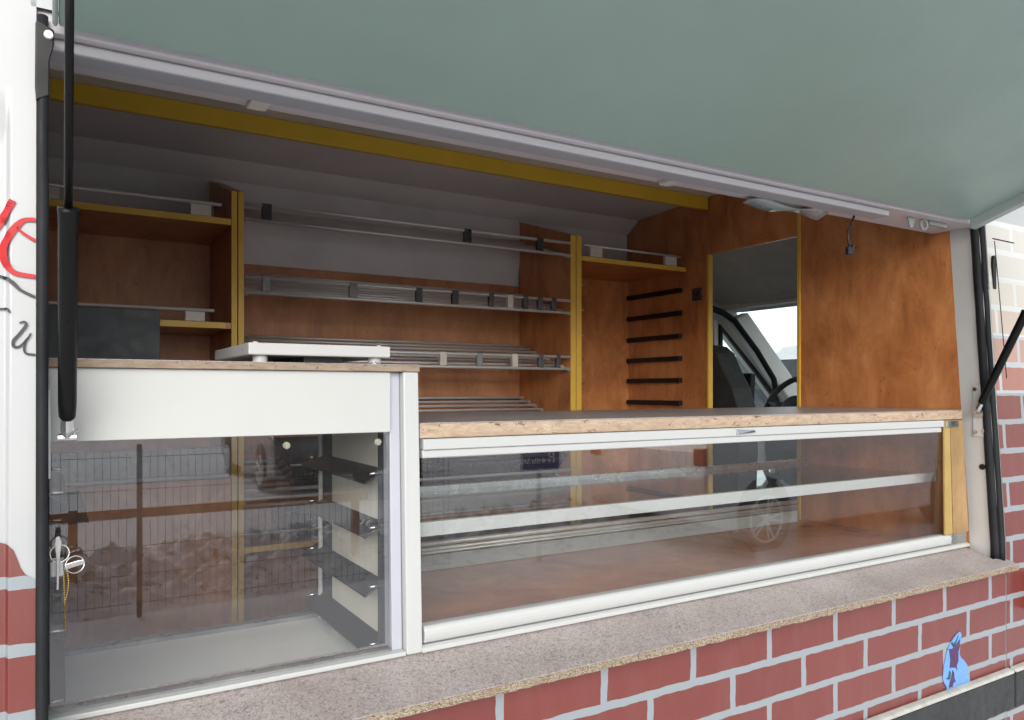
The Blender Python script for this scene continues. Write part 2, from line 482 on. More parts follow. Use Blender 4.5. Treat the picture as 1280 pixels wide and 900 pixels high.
# door shut lines and handle recess
mb = MB()
mb.prism([(2.625, .499), (2.76, .4975), (2.76, .4945), (2.625, .496)], 'y', yb(.497) - .003, yb(.497) + .004)
for z in [.49 - .05 * i for i in range(9)]:
    xa = 2.634 + .04 * (.49 - z) ** .9 if z < .49 else 2.634
    zb_ = z - .05; xb = 2.634 + .04 * (.49 - zb_) ** .9
    mb.hexa([(xa, yb(z) - .0022, z), (xa + .004, yb(z) - .0022, z), (xa + .004, yb(z) + .003, z), (xa, yb(z) + .003, z),
             (xb, yb(zb_) - .0022, zb_), (xb + .004, yb(zb_) - .0022, zb_), (xb + .004, yb(zb_) + .003, zb_), (xb, yb(zb_) + .003, zb_)])
mb.build('door_shut_line', 'rubber', fp)
mb = MB(); cap = []
for i in range(17):
    a = math.pi * i / 16; cap.append((2.607 + .012 * math.cos(a), .405 + .03 * math.sin(a)))
cap += [(2.595, .345), (2.600, .335), (2.625, .335), (2.622, .345)]
cap = [(2.607 + .011 * math.cos(math.pi * i / 12), .405 + .035 * math.sin(math.pi * i / 12)) for i in range(13)] + [(2.600, .33), (2.618, .33)]
mb.prism([(x + .008, z) for x, z in cap], 'y', yb(.38) - .006, yb(.38) + .01)
mb.build('door_handle', 'black_gloss', fp, bevel=.003)
# skin under and over the opening
low = skin(XL - .003, 2.585, -1.16, -.555, nx=1).build('lower_side_panel', 'brick_vinyl', van)
skin(XL - .003, 2.585, .565, .80, nx=1).build('roof_edge', 'white_paint', van, smooth=True)
# below: sill of the van, underside
MB().box(XREAR, 4.3, 1.27, 3.2, -1.25, -1.05).build('underbody', 'van_floor', van)
MB().strip([(1.252, -1.15), (1.27, -1.3)], XREAR, 3.3, 1).build('side_skirt', 'white_paint', van, solid=.01)
for xw in (-1.1, 3.45):
    mb = MB(); mb.tube([(xw, 1.28, -1.26), (xw, 1.50, -1.26)], .34, 40)
    w = mb.build('wheel', 'tyre', van, bevel=.02)
    mb = MB(); mb.tube([(xw, 1.262, -1.26), (xw, 1.30, -1.26)], [.20, .21], 30); mb.build('rim', 'aluminium', w)
    mb = MB(); mb.tube([(xw, 2.95, -1.26), (xw, 3.17, -1.26)], .34, 40); mb.build('wheel', 'tyre', van, bevel=.02)
# protective strip along the body
for (a, b) in ((.4, 2.594), (2.602, 3.05)):
    s_ = MB().box(a, b, 1.227, 1.2485, -1.005, -.895).build('protective_strip', 'strip_grey', van, bevel=.004)
    MB().hexa([(a, 1.225, -.8945), (b, 1.225, -.8945), (b, 1.2485, -.8945), (a, 1.2485, -.8945), (a, 1.227, -.884), (b, 1.227, -.884), (b, 1.2485, -.879), (a, 1.2485, -.879)]).build('strip_edge', 'strip_top', s_, bevel=.006)
# --- roof, rear, far side (outer shell, closes the box)
prof = [(1.3297, .80), (1.36, .87), (1.43, .93), (1.56, .96), (2.2, .965), (2.8, .95), (3.02, .90), (3.15, .78), (3.20, .4), (3.22, -1.05)]
MB().strip(prof, XREAR, 3.05).build('outer_shell', 'white_paint', van, smooth=True)
MB().prism([(1.28, -1.05), (1.29, .5), (1.33, .80), (1.36, .87), (1.43, .93), (1.56, .95), (2.8, .95), (3.02, .90), (3.15, .78), (3.22, -1.05)], 'x', XREAR - .02, XREAR).build('rear_wall', 'white_paint', van)
# --- inside linings
ceil = MB().strip([(1.46, .885), (2.62, .885), (2.99, .872), (3.082, .812)], -1.6, 2.558).build('ceiling', 'ceiling_lining', van)
MB().strip([(3.083, .813), (3.09, -1.05)], -1.6, 2.558).build('back_wall', 'grey_lining', van)
MB().box(-1.62, -1.6, 1.3, 3.09, -1.05, .9).build('rear_lining', 'wood_back', van)
MB().box(-1.6, 2.56, 1.3, 3.09, -1.06, -1.04).build('van_floor', 'van_floor', van)
# header over the hatch
mb = MB(); mb.prism([(1.3165, .548), (1.3155, .532), (1.465, .532), (1.485, .545), (1.485, .884), (1.465, .884), (1.465, .60), (1.34, .60)], 'x', -.029, 2.556)
head = mb.build('header', 'soffit_paint', van, bevel=.004)
mb = MB(); mb.box(-.028, 2.10, 1.332, 1.388, .513, .5315)
lamp = mb.build('strip_light_housing', 'lamp_housing', van, bevel=.005)
for x in (.30, 1.31, 1.86): MB().box(x, x + .035, 1.40, 1.455, .522, .5318).build('header_bracket', 'clip_light', van, bevel=.002)
# little curved plastic offcut by the lamp
mb = MB()
for i in range(13):
    t = i / 12; x = 1.62 + .32 * t
    for j in range(3):
        mb.v.append((x, 1.42 + .02 * j, .520 + .006 * math.sin(9 * t + j) - .004 * j))
for i in range(12):
    for j in range(2): a = i * 3 + j; mb.f.append((a, a + 1, a + 4, a + 3))
mb.build('plastic_film', 'curtain_plastic', van, solid=.001, smooth=True)
# ceiling beam
MB().box(-1.5, 2.552, 2.50, 2.522, .826, .8835).build('ceiling_beam', 'yellow_beam', van, bevel=.002)
# --- partition to the cab
part = MB().prism([(1.350, -1.04), (1.348, -.5), (1.415, .57), (1.466, .60), (1.487, .884), (2.019, .884), (2.019, -1.04)], 'x', PART, PART + .02).build('partition', 'wood_laminate', van)
mb = MB(); mb.prism([(2.0192, .623), (2.0192, .884), (2.62, .884), (2.99, .870), (3.08, .81), (3.08, -1.04), (2.514, -1.04), (2.514, .6225)], 'x', PART + .0005, PART + .02)
mb.build('doorway_surround', 'wood_laminate', part)
MB().box(PART - .006, PART + .022, 2.004, 2.0185, -1.04, .724).build('edge_strip', 'yellow_edge', part, bevel=.0015)
MB().box(PART - .004, PART + .022, 2.500, 2.5138, -1.04, .622).build('edge_strip', 'yellow_edge', part, bevel=.0015)
MB().box(PART - .006, PART - .0008, 2.544, 2.606, .418, .478).build('light_switch', 'clip_dark', part, bevel=.002)
# --- jambs and seal
mb = MB(); pj = []
zz = [-.56, -.4, -.2, 0, .2, .4, .56]
front = [(yb(z) + .006, z) for z in zz]; back = [(1.3478 + .0655 * max(0, (z + .5)) - .0004, z) for z in zz]
mb.prism(front + back[::-1], 'x', PART + .0002, PART + .025)
jr = mb.build('hatch_jamb', 'jamb_paint', van, bevel=.002)
mb = MB(); mb.tube([(PART - .002, 1.308, -.247), (PART + .0005, 1.308, -.247)], .0095, 20); mb.build('drain_hole', 'black_plastic', jr)
mb = MB(); mb.prism(front + [(1.42, .56), (1.36, -.56)], 'x', XL - .03, XL - .003)
mb.build('hatch_jamb', 'jamb_paint', van)
def sealpath(x, off, wob=0, n=40, z0=-.54, z1=.55):
    return [(x + wob * math.sin(i * .9) * (1 if i > n * .7 else .25), yb(z0 + (z1 - z0) * i / n) + off, z0 + (z1 - z0) * i / n) for i in range(n + 1)]
mb = MB(); mb.tube(sealpath(PART + .004, .020, .001), .014, 10); mb.tube(sealpath(PART + .010, .004, .001), .010, 8)
sr = mb.build('rubber_seal', 'rubber', van, smooth=True)
mb = MB(); mb.tube(sealpath(-.0180, -.006, .0004), .0078, 12)
sl = mb.build('rubber_seal', 'rubber', van, smooth=True)
mb = MB(); mb.prism([(-.0275, .44), (-.0268, .534), (-.022, .537), (-.0035, .527), (-.0035, .508), (-.009, .485), (-.0095, .43), (-.026, .42)], 'y', 1.292, 1.303)
br = mb.build('hinge_bracket', 'black_plastic', van, bevel=.002)
mb = MB(); mb.tube([(-.0105, 1.288, .518), (-.0105, 1.293, .518)], [.0055, .0065], 16); mb.build('screw', 'sign_white', br, smooth=False)
# --- hatch
HW = 2.46
def zh(y): return .535 + .33 * (1.30 - y)
hatch = MB().hexa([(.002, .26, zh(.26)), (HW, .26, zh(.26)), (HW, 1.298, zh(1.298)), (.002, 1.298, zh(1.298)),
                   (.002, .26, zh(.26) + .03), (HW, .26, zh(.26) + .03), (HW, 1.298, zh(1.298) + .03), (.002, 1.298, zh(1.298) + .03)]).build('serving_hatch', 'mint_paint', van, bevel=.003)
mb = MB()
def rail(x0, x1, y0, y1, dz0, dz1):
    mb.hexa([(x0, y0, zh(y0) + dz0), (x1, y0, zh(y0) + dz0), (x1, y1, zh(y1) + dz0), (x0, y1, zh(y1) + dz0),
             (x0, y0, zh(y0) + dz1), (x1, y0, zh(y0) + dz1), (x1, y1, zh(y1) + dz1), (x0, y1, zh(y1) + dz1)])
rail(HW + .0005, HW + .035, .255, 1.296, -.028, .033)
rail(-.006, .0015, .255, 1.296, -.004, .033)
rail(.0015, HW, .225, .2595, -.028, .033)
mb.build('hatch_frame', 'mint_edge', hatch, bevel=.004)
def strut(x, name_par, bracket_x, side):
    lo = Vector((x, 1.312, -.070)); hi = Vector((x, .985, .636)); d = (hi - lo).normalized()
    def at(t): return lo + d * t
    L = (hi - lo).length; c = .345
    g = MB().tube([at(.03), at(.035), at(.055), at(c - .012), at(c - .005), at(c)], [.008, .0112, .0122, .0122, .013, .013], 20).build('gas_strut', 'black_gloss', name_par, smooth=True)
    MB().tube([at(c), at(L)], .0052, 14).build('piston_rod', 'black_gloss', g, smooth=True)
    mb = MB(); mb.tube([at(.0), at(.012), at(.032)], [.006, .009, .008], 12)
    mb.tube([(x - .012, lo.y, lo.z), (x + .012, lo.y, lo.z)], .006, 10)
    mb.tube([(x + .016, lo.y - .006, lo.z + .012), (x + .004, lo.y, lo.z + .002)], .0016, 6)
    mb.build('ball_joint', 'steel', g, smooth=False)
strut(.013, hatch, 0, -1)
strut(2.535, hatch, 0, 1)
mb = MB(); mb.box(PART - .004, PART + .0, 1.292, 1.336, -.150, .018)
b_ = mb.build('strut_bracket', 'jamb_paint', van, bevel=.0015)
for (y, z) in ((1.328, .004), (1.300, -.130), (1.325, -.135), (1.315, -.075)): MB().tube([(PART - .008, y, z), (PART - .0038, y, z)], .006 if z != -.075 else .014, 14).build('bolt', 'steel', b_)
mb = MB(); mb.prism([(1.33, -.13), (1.33, .02), (1.30, .0), (1.292, -.06), (1.30, -.13)], 'x', -.022, -.008)
mb.build('strut_bracket', 'white_metal', van, bevel=.001)

# --- cab
CG = 'cab_grey'
far_out = [(2.58, -1.0), (2.58, .66), (3.05, .62), (3.34, .50), (3.78, .10), (4.0, -.15), (4.0, -1.0)]
hole = [(3.262, .352), (3.262, -.22), (3.80, -.22), (3.72, -.06), (3.53, .116)]
cab_far = MB().prism(far_out, 'y', 3.10, 3.14, hole).build('cab_door', CG, van)
MB().prism([(3.245, .378), (3.245, -.24), (3.83, -.24), (3.74, -.045), (3.545, .128)], 'y', 3.085, 3.099, [(3.266, .342), (3.266, -.21), (3.79, -.21), (3.71, -.062), (3.53, .108)]).build('window_seal', 'dash', cab_far)
MB().prism([(3.26, .36), (3.26, -.23), (3.81, -.23), (3.73, -.05), (3.54, .12)], 'y', 3.112, 3.116).build('window_pane', 'glass_car', cab_far)
mb = MB(); mb.tube([(2.95, 2.99, .47), (3.07, 2.99, .452), (3.17, 2.99, .43), (3.26, 2.99, .388), (3.434, 2.985, .225), (3.575, 2.985, .067), (3.59, 2.985, .0), (3.53, 2.99, -.09)], .017, 10)
mb.build('door_seal', 'rubber', cab_far, smooth=True)
mb = MB(); mb.box(3.17, 3.20, 3.06, 3.095, .15, .40); mb.build('seat_belt', 'cab_pillar', van, bevel=.004)
near = MB().prism([(3.05, -1.0), (3.05, .78), (3.34, .56), (3.86, .08), (4.05, -.15), (4.05, -1.0)], 'y', 1.30, 1.34, [(3.12, .42), (3.12, -.22), (3.86, -.22), (3.80, -.06), (3.42, .36)]).build('cab_door', 'white_paint', van)
MB().prism([(3.11, .43), (3.11, -.23), (3.87, -.23), (3.81, -.05), (3.43, .37)], 'y', 1.318, 1.322).build('window_pane', 'glass_car', near)
# A pillar on the driver's side, roof lining, visor
MB().prism([(3.271, .400), (3.38, .447), (3.739, .105), (3.95, -.11), (3.83, -.14), (3.614, .05)], 'y', 3.0, 3.06).build('windscreen_pillar', 'cab_pillar', van, bevel=.012)
MB().hexa([(3.27, 1.34, .462), (3.43, 1.34, .456), (3.43, 3.1, .456), (3.27, 3.1, .462), (3.27, 1.34, .60), (3.50, 1.34, .47), (3.50, 3.1, .47), (3.27, 3.1, .60)]).build('windscreen_header', 'cab_grey', van)
MB().hexa([(2.582, 1.34, .70), (3.39, 1.34, .452), (3.39, 3.1, .452), (2.582, 3.1, .70), (2.582, 1.34, .93), (3.39, 1.34, .56), (3.39, 3.1, .56), (2.582, 3.1, .93)]).build('roof_lining', 'headliner', van)
MB().hexa([(3.22, 2.30, .495), (3.375, 2.30, .447), (3.375, 2.97, .447), (3.22, 2.97, .495), (3.22, 2.30, .515), (3.375, 2.30, .468), (3.375, 2.97, .468), (3.22, 2.97, .515)]).build('sun_visor', 'headliner', van, bevel=.008)
MB().hexa([(3.05, 1.30, .80), (3.42, 1.30, .50), (3.42, 3.14, .50), (3.05, 3.14, .78), (3.05, 1.45, .95), (3.50, 1.45, .55), (3.50, 3.0, .55), (3.05, 3.0, .95)]).build('cab_roof', 'white_paint', van)
ws = MB().hexa([(3.40, 1.34, .455), (4.02, 1.34, -.15), (4.02, 3.08, -.15), (3.40, 3.08, .455), (3.404, 1.34, .459), (4.024, 1.34, -.146), (4.024, 3.08, -.146), (3.404, 3.08, .459)]).build('windscreen', 'glass_car', van)
MB().prism([(3.62, -.30), (3.70, -.17), (4.02, -.16), (4.02, -.9), (3.70, -.9)], 'y', 1.34, 3.10).build('dashboard', 'dash', van, bevel=.03)
MB().prism([(4.02, -.155), (4.55, -.35), (4.72, -.62), (4.74, -1.25), (4.02, -1.25)], 'y', 1.32, 3.12).build('bonnet', 'white_paint', van, bevel=.06)
# steering wheel
mb = MB(); cw = Vector((3.52, 2.79, -.105)); ax_u = Vector((0, 1, 0)); ax_v = Vector((math.sin(R(28)), 0, math.cos(R(28))))
mb.tube([cw + ax_u * .205 * math.cos(a) + ax_v * .205 * math.sin(a) for a in [2 * math.pi * i / 48 for i in range(48)]], .016, 12, closed=True)
for a in (10, 170, 270): mb.tube([cw + (ax_u * math.cos(R(a)) + ax_v * math.sin(R(a))) * r for r in (.05, .20)], [.028, .014], 8)
mb.tube([cw - Vector((.03, 0, .0)), cw + Vector((.15, 0, -.08))], [.085, .05], 20)
mb.build('steering_wheel', 'dash', van, smooth=True)
# driver's seat back
half = [(0, .232), (.055, .222), (.105, .185), (.150, .10), (.205, .014), (.245, -.09), (.255, -.30), (.24, -.55)]
pts = [(2.79 + a, b) for a, b in reversed(half)] + [(2.79 - a, b) for a, b in half[1:]]
seat = MB().prism(pts, 'x', 2.80, 2.93).build('driver_seat', 'seat_fabric', van, bevel=.035, seg=4)
MB().box(2.82, 3.30, 2.54, 3.03, -.62, -.50).build('seat_cushion', 'seat_fabric', seat, bevel=.04)
MB().hexa([(3.20, 2.85, -.25), (3.20, 2.92, -.25), (3.25, 2.92, -.25), (3.25, 2.85, -.25), (3.22, 2.84, .095), (3.22, 2.91, .095), (3.26, 2.91, .09), (3.26, 2.84, .09)]).build('seat_armrest', 'black_plastic', seat, bevel=.008)
mb = MB(); mb.hexa([(3.62, 3.20, .02), (3.70, 3.20, .02), (3.70, 3.42, .02), (3.62, 3.42, .02), (3.60, 3.20, .20), (3.66, 3.20, .20), (3.66, 3.40, .22), (3.60, 3.40, .22)])
mb.tube([(3.66, 3.14, .02), (3.66, 3.26, .05)], .02, 8); mb.build('wing_mirror', 'clip_grey', van, bevel=.02)

# ================================================================== THINGS FIXED IN OR ON THE VAN
# --- serving ledge
mb = MB()
def ledge_z(y): return -.508 - (1.36 - y) * .27
def ledge(mb, x0, x1, y0, y1, t0, t1):
    mb.hexa([(x0, y0, ledge_z(y0) + t0), (x1, y0, ledge_z(y0) + t0), (x1, y1, ledge_z(y1) + t0), (x0, y1, ledge_z(y1) + t0),
             (x0, y0, ledge_z(y0) + t1), (x1, y0, ledge_z(y0) + t1), (x1, y1, ledge_z(y1) + t1), (x0, y1, ledge_z(y1) + t1)])
sill = root('serving_ledge', 1.3, 1.28, -.56, 'speckled pinkish stone-effect ledge with crumbling chipboard edge under the glass cases', 'ledge')
ledge(mb, -.012, 2.535, 1.214, 1.40, -.0012, .0008); 
ledge(mb, 2.5352, 2.588, 1.214, 1.262, -.0012, .0008)
mb.build('laminate_top', 'granite_laminate', sill)
mb = MB(); 
# ragged core: many short segments whose front edge wanders
xs = [-.012 + i * .0175 for i in range(int(2.6 / .0175))] + [2.588]
for i in range(len(xs) - 1):
    a = .0018 * random.random(); b2 = .0015 * random.random()
    ledge(mb, xs[i], xs[i + 1], 1.212 + a, 1.258, -.0165 + b2, -.0014)
mb.build('chipboard_core', 'chipboard', sill)
# --- long display case
lc = root('long_display_case', 1.58, 1.65, -.51, 'long low glass display case with white rails, right of the white corner post', 'display case')
def yfront(z): return 1.352 + (z + .5) * .012
wt = MB().box(.609, 2.545, 1.362, 1.975, -.0945, -.066).build('worktop', 'worn_edge', lc, bevel=.002)
MB().box(.609, 2.545, 1.363, 1.975, -.0659, -.0640).build('worktop_laminate', 'granite_worktop', wt)
MB().box(.6125, 2.419, 1.352, 1.385, -.1165, -.0955).build('top_rail', 'white_metal', lc, bevel=.002)
MB().box(.6125, 2.416, 1.358, 1.385, -.1335, -.1168).build('lower_rail_trim', 'white_metal', lc, bevel=.003)
MB().hexa([(1.478, 1.346, -.112), (1.545, 1.346, -.108), (1.545, 1.3515, -.108), (1.478, 1.3515, -.112), (1.478, 1.3505, -.1005), (1.545, 1.3505, -.1025), (1.545, 1.3515, -.1025), (1.478, 1.3515, -.0985)]).build('handle', 'aluminium', lc, bevel=.001)
MB().box(.6125, 2.415, 1.3585, 1.3625, -.47, -.125).build('glass_pane', 'glass_pane', lc)
mb = MB(); mb.prism([(1.3525, -.494), (1.3490, -.490), (1.3468, -.484), (1.3460, -.477), (1.3468, -.470), (1.3490, -.4645), (1.3530, -.461), (1.375, -.460), (1.375, -.494)], 'x', .6125, 2.453)
mb.build('bottom_rail', 'white_metal', lc, bevel=.002)
MB().box(2.4545, 2.545, 1.349, 1.375, -.496, -.459).build('rail_end_cap', 'aluminium', lc, bevel=.002)
MB().prism([(1.342, -.5085), (1.343, -.500), (1.351, -.4965), (1.40, -.4965), (1.40, -.5085)], 'x', .606, 2.552).build('base_trim', 'white_metal', lc, bevel=.0015)
# leaning oak end board
MB().hexa([(2.412, 1.343, -.4585), (2.452, 1.343, -.4585), (2.452, 1.350, -.4585), (2.412, 1.350, -.4585), (2.418, 1.350, -.096), (2.447, 1.350, -.096), (2.447, 1.357, -.096), (2.418, 1.357, -.096)]).build('edge_strip', 'strip_ochre', lc, bevel=.001)
MB().hexa([(2.4545, 1.341, -.4585), (2.541, 1.341, -.4585), (2.541, 1.357, -.4585), (2.4545, 1.357, -.4585), (2.449, 1.349, -.0965), (2.520, 1.349, -.0965), (2.520, 1.361, -.0965), (2.449, 1.361, -.0965)]).build('end_board', 'oak_edge', lc, bevel=.001)
MB().box(2.546, 2.5585, 1.425, 1.47, -.51, -.10).build('end_upright', 'wood_back', lc)
MB().box(2.420, 2.487, 1.343, 1.3485, -.117, -.0975).build('corner_clip', 'steel', lc, bevel=.001)
fl = MB().box(.609, 2.552, 1.376, 1.975, -.528, -.5125).build('floor_board', 'wood_floor', lc)
sh = MB().box(.612, 2.54, 1.462, 1.955, -.292, -.286).build('glass_shelf', 'glass_shelf', lc)
MB().box(.612, 2.54, 1.448, 1.4615, -.306, -.276).build('shelf_trim', 'white_metal', sh, bevel=.001)
MB().box(.612, 2.54, 1.9555, 1.970, -.306, -.271).build('shelf_trim', 'aluminium', sh, bevel=.001)
mb = MB()
for z, r in ((-.436, .008), (-.452, .006), (-.462, .004)): mb.tube([(.612, 1.962, z), (2.48, 1.962, z)], r, 10)
mb.build('rear_track', 'satin_tube', lc, smooth=True)
MB().box(.612, 2.48, 1.955, 1.975, -.512, -.468).build('rear_kickboard', 'kick_grey', lc, bevel=.001)
# --- tall display case
tc = root('tall_display_case', .29, 1.65, -.59, 'tall glass display case with white fascia at the left end, dark ledges inside', 'display case')
wt = MB().box(-.012, .607, 1.357, 1.98, .036, .0485).build('worktop', 'worn_edge_dark', tc, bevel=.0015)
MB().box(-.012, .607, 1.358, 1.98, .0486, .0500).build('worktop_laminate', 'granite_worktop', wt)
MB().box(-.012, .5495, 1.366, 1.386, -.080, .0355).build('fascia_panel', 'white_board', tc, bevel=.0015)
MB().hexa([(.5512, 1.362, -.500), (.5725, 1.362, -.500), (.5725, 1.40, -.500), (.5512, 1.40, -.500), (.5505, 1.376, .0355), (.5720, 1.376, .0355), (.5720, 1.41, .0355), (.5505, 1.41, .0355)]).build('side_channel', 'lavender_metal', tc, bevel=.002)
MB().hexa([(.5740, 1.344, -.508), (.6075, 1.344, -.508), (.6075, 1.40, -.508), (.5740, 1.40, -.508), (.5725, 1.358, .0355), (.6045, 1.358, .0355), (.6045, 1.40, .0355), (.5725, 1.40, .0355)]).build('corner_post', 'white_metal', tc, bevel=.003)
MB().box(-.012, .549, 1.3725, 1.3765, -.498, -.0805).build('glass_pane', 'glass_coated', tc)
MB().box(-.012, .5735, 1.344, 1.385, -.5085, -.4995).build('bottom_rail', 'white_metal', tc, bevel=.002)
MB().box(-.012, .549, 1.362, 1.384, -.4992, -.4955).build('glass_channel', 'clip_grey', tc)
fb = MB().box(-.03, .58, 1.386, 1.905, -.60, -.578).build('floor_board', 'floor_laminate', tc)
MB().box(-.03, .58, 1.9055, 1.935, -.60, -.568).build('rear_threshold', 'clip_grey', tc)
MB().box(-.03, .58, 1.386, 1.392, -.60, -.505).build('front_kickboard', 'cream_board', tc)
for sgn, x0 in ((1, .583), (-1, -.033)):
    MB().box(x0, x0 + .012 if sgn > 0 else x0 + .004, 1.386, 1.93, -.60, .035).build('side_wall', 'dark_grey_board' if sgn > 0 else 'smoked_plastic', tc)
    xi = .5825 if sgn > 0 else -.0285
    if sgn > 0:
        MB().box(xi - .003, xi, 1.485, 1.82, -.575, .034).build('side_lining', 'cream_board', tc)
        MB().box(xi - .016, xi, 1.40, 1.478, -.575, .034).build('front_upright', 'dark_grey_board', tc)
        MB().tube([(xi - .012, 1.885, -.575), (xi - .012, 1.885, .034)], .006, 10).build('rear_upright', 'white_metal', tc)
    for zw in (-.165, -.275, -.395, -.512):
        w = .044 if sgn > 0 else .040
        xo = xi - .004 if sgn > 0 else xi + .002
        x1 = xo - sgn * w
        L = MB().hexa([(xo, 1.465, zw), (x1, 1.465, zw - .026), (x1, 1.93, zw - .026), (xo, 1.93, zw),
                       (xo, 1.465, zw + .004), (x1, 1.465, zw - .022), (x1, 1.93, zw - .022), (xo, 1.93, zw + .004)]).build('ledge', 'smoked_plastic', tc, bevel=.001)
        for yy in (1.475, 1.91): MB().tube([(xo - sgn * .008, yy - .012, zw - .004), (xo - sgn * .055 * .65, yy - .012, zw - .004)], .003, 8).build('pin', 'steel', L, smooth=True)
# lock, split rings and chain hanging on the case door
keys = root('key_bunch', .01, 1.345, -.36, 'keys on split rings with a brass bead chain hanging from a small lock', 'keys')
MB().box(-.0085, .0085, 1.328, 1.346, -.281, -.257).build('lock_barrel', 'white_metal', keys, bevel=.0025)
mb = MB()
def ring(mb, c, r, w, tilt=0):
    mb.tube([(c[0] + r * math.cos(a), c[1] + r * .25 * math.sin(a + tilt), c[2] + r * math.sin(a)) for a in [2 * math.pi * i / 28 for i in range(28)]], w, 6, closed=True)
ring(mb, (.0035, 1.332, -.2465), .0125, .0011); ring(mb, (.0235, 1.332, -.2655), .0125, .0011, .7)
mb.build('split_ring', 'steel', keys, smooth=True)
mb = MB(); mb.prism([(.009, -.2725), (.030, -.2670), (.0355, -.2660), (.0355, -.2590), (.029, -.2595), (.009, -.2640)], 'y', 1.330, 1.334)
mb.prism([(-.001, -.300), (.002, -.300), (.0035, -.256), (.006, -.228), (.003, -.219), (-.002, -.221), (-.003, -.232), (-.001, -.256)], 'y', 1.325, 1.3275); mb.build('key', 'steel', keys, bevel=.0008)
mb = MB()
for dx in (0, .006):
    for i in range(26):
        t = i / 25; c = Vector((.0085 + dx * math.sin(math.pi * min(1, t * 1.4 + .25)) + .002 * t, 1.332, -.275 - .088 * t))
        bm_ = bmesh.new(); bmesh.ops.create_icosphere(bm_, subdivisions=1, radius=.0017)
        mb.add([(v.co + c) for v in bm_.verts], [[v.index for v in f.verts] for f in bm_.faces]); bm_.free()
mb.build('bead_chain', 'brass', keys, smooth=True)
# --- weighing platform on the tall case
sc_ = root('weighing_platform', .45, 1.62, .052, 'flat white weighing platform on round feet standing on the tall case worktop', 'scale')
MB().box(.304, .584, 1.452, 1.80, .0665, .0895).build('tray', 'scale_white', sc_, bevel=.0025)
for x, y in ((.330, 1.475), (.558, 1.475), (.33, 1.77), (.558, 1.77)):
    MB().tube([(x, y, .0505), (x, y, .053), (x, y, .0665)], [.016, .0135, .0135], 18).build('foot', 'white_metal', sc_)
for x in (.318, .562): MB().tube([(x, 1.46, .0895), (x, 1.46, .0915)], .005, 10).build('cap', 'clip_light', sc_)
MB().box(.42, .50, 1.50, 1.75, .056, .066).build('load_cell', 'clip_dark', sc_)
mb = MB(); mb.tube([(.52, 1.40, .0515), (.527, 1.39, .056), (.531, 1.395, .0535), (.538, 1.39, .052)], .0012, 6)
tag(mb.build('paper_clip', 'steel', None, smooth=True), 'tiny bent wire lying on the tall case worktop in front of the platform', 'wire')
# --- dark board behind the tall case
brd = MB().box(-.55, .272, 2.55, 2.566, .02, .247).build('chalkboard', 'dark_grey_board', None, bevel=.002)
tag(brd, 'dark grey blank board leaning in front of the left shelves', 'board')

# --- shelving
YD, YB = 2.65, 3.068
def divider(par, xa, xb, zbot=-1.03):
    wb = (xb - xa - .003) / 2
    for x0 in (xa, xb - wb):
        d = MB().prism([(YD + .002, zbot), (YD + .002, .668), (YB, .80), (YB, zbot)], 'x', x0, x0 + wb).build('divider_board', 'wood_laminate', par)
        MB().box(x0 + .0003, x0 + wb - .0003, YD - .0015, YD + .0018, zbot, .668).build('edge_strip', 'yellow_edge', d, bevel=.0006)
def clip(par, x0, x1, z0, z1, mat, y=YD):
    MB().box(x0, x1, y - .006, y + .012, z0, z1).build('clip', mat, par, bevel=.002)
def shelf(par, x0, x1, zt, t=.020, name='shelf'):
    s = MB().box(x0, x1, YD + .002, YB - .002, zt - t, zt).build(name, 'wood_laminate', par)
    MB().box(x0, x1, YD - .001, YD + .0018, zt - t - .0003, zt + .0003).build('edge_strip', 'yellow_edge', s, bevel=.0006)
    return s
# left unit
us = root('shelving_unit', -.4, 2.85, -1.03, 'brown wood shelves with yellow edges and thin guard rails, leftmost unit', 'shelves')
MB().box(-1.5, .4995, YB + .0005, YB + .012, -1.03, .571).build('back_panel', 'wood_back', us)
s = shelf(us, -1.5, .4985, .573)
rail_ = MB().tube([(-1.4, YD + .004, .614), (.469, YD + .004, .617)], .0055, 10).build('guard_rail', 'satin_tube', us, smooth=True)
for a, b in ((-.022, .006), (.372, .436), (-.75, -.69)): clip(rail_, a, b, .5735, .610, 'clip_light')
s = MB().box(-1.5, .4985, YD + .002, YB - .002, .206, .226).build('shelf', 'wood_laminate', us)
MB().box(-1.5, .481, YD - .001, YD + .0018, .2057, .2263).build('edge_strip', 'yellow_edge', s, bevel=.0006)
rail_ = MB().tube([(-1.4, YD + .004, .259), (.446, YD + .004, .264)], .0055, 10).build('guard_rail', 'satin_tube', us, smooth=True)
for a, b in ((.356, .416), (-.3, -.24)): clip(rail_, a, b, .2265, .258, 'clip_light')
MB().box(-1.5, .4985, YD + .01, YD + .03, -.29, -.19).build('grey_fascia', 'clip_grey', us)
MB().tube([(-1.4, YD - .002, -.285), (.49, YD - .002, -.285)], .006, 10).build('guard_rail', 'satin_tube', us, smooth=True)
dr = MB().box(-.02, .4985, YD, YD + .018, -1.03, -.295).build('cupboard_door', 'wood_laminate', us, bevel=.001)
MB().box(-.7, -.022, YD, YD + .018, -1.03, -.295).build('cupboard_door', 'wood_laminate', us, bevel=.001)
mb = MB().prism([(-.3, -.305), (.06, -.305), (.085, -.405), (-.3, -.405)], 'y', YD - .006, YD - .0005); mb.build('dark_insert', 'black_plastic', dr)
MB().box(-1.5, .4985, YB - .10, YB - .004, .5735, .70).build('upper_box', 'grey_lining', us)
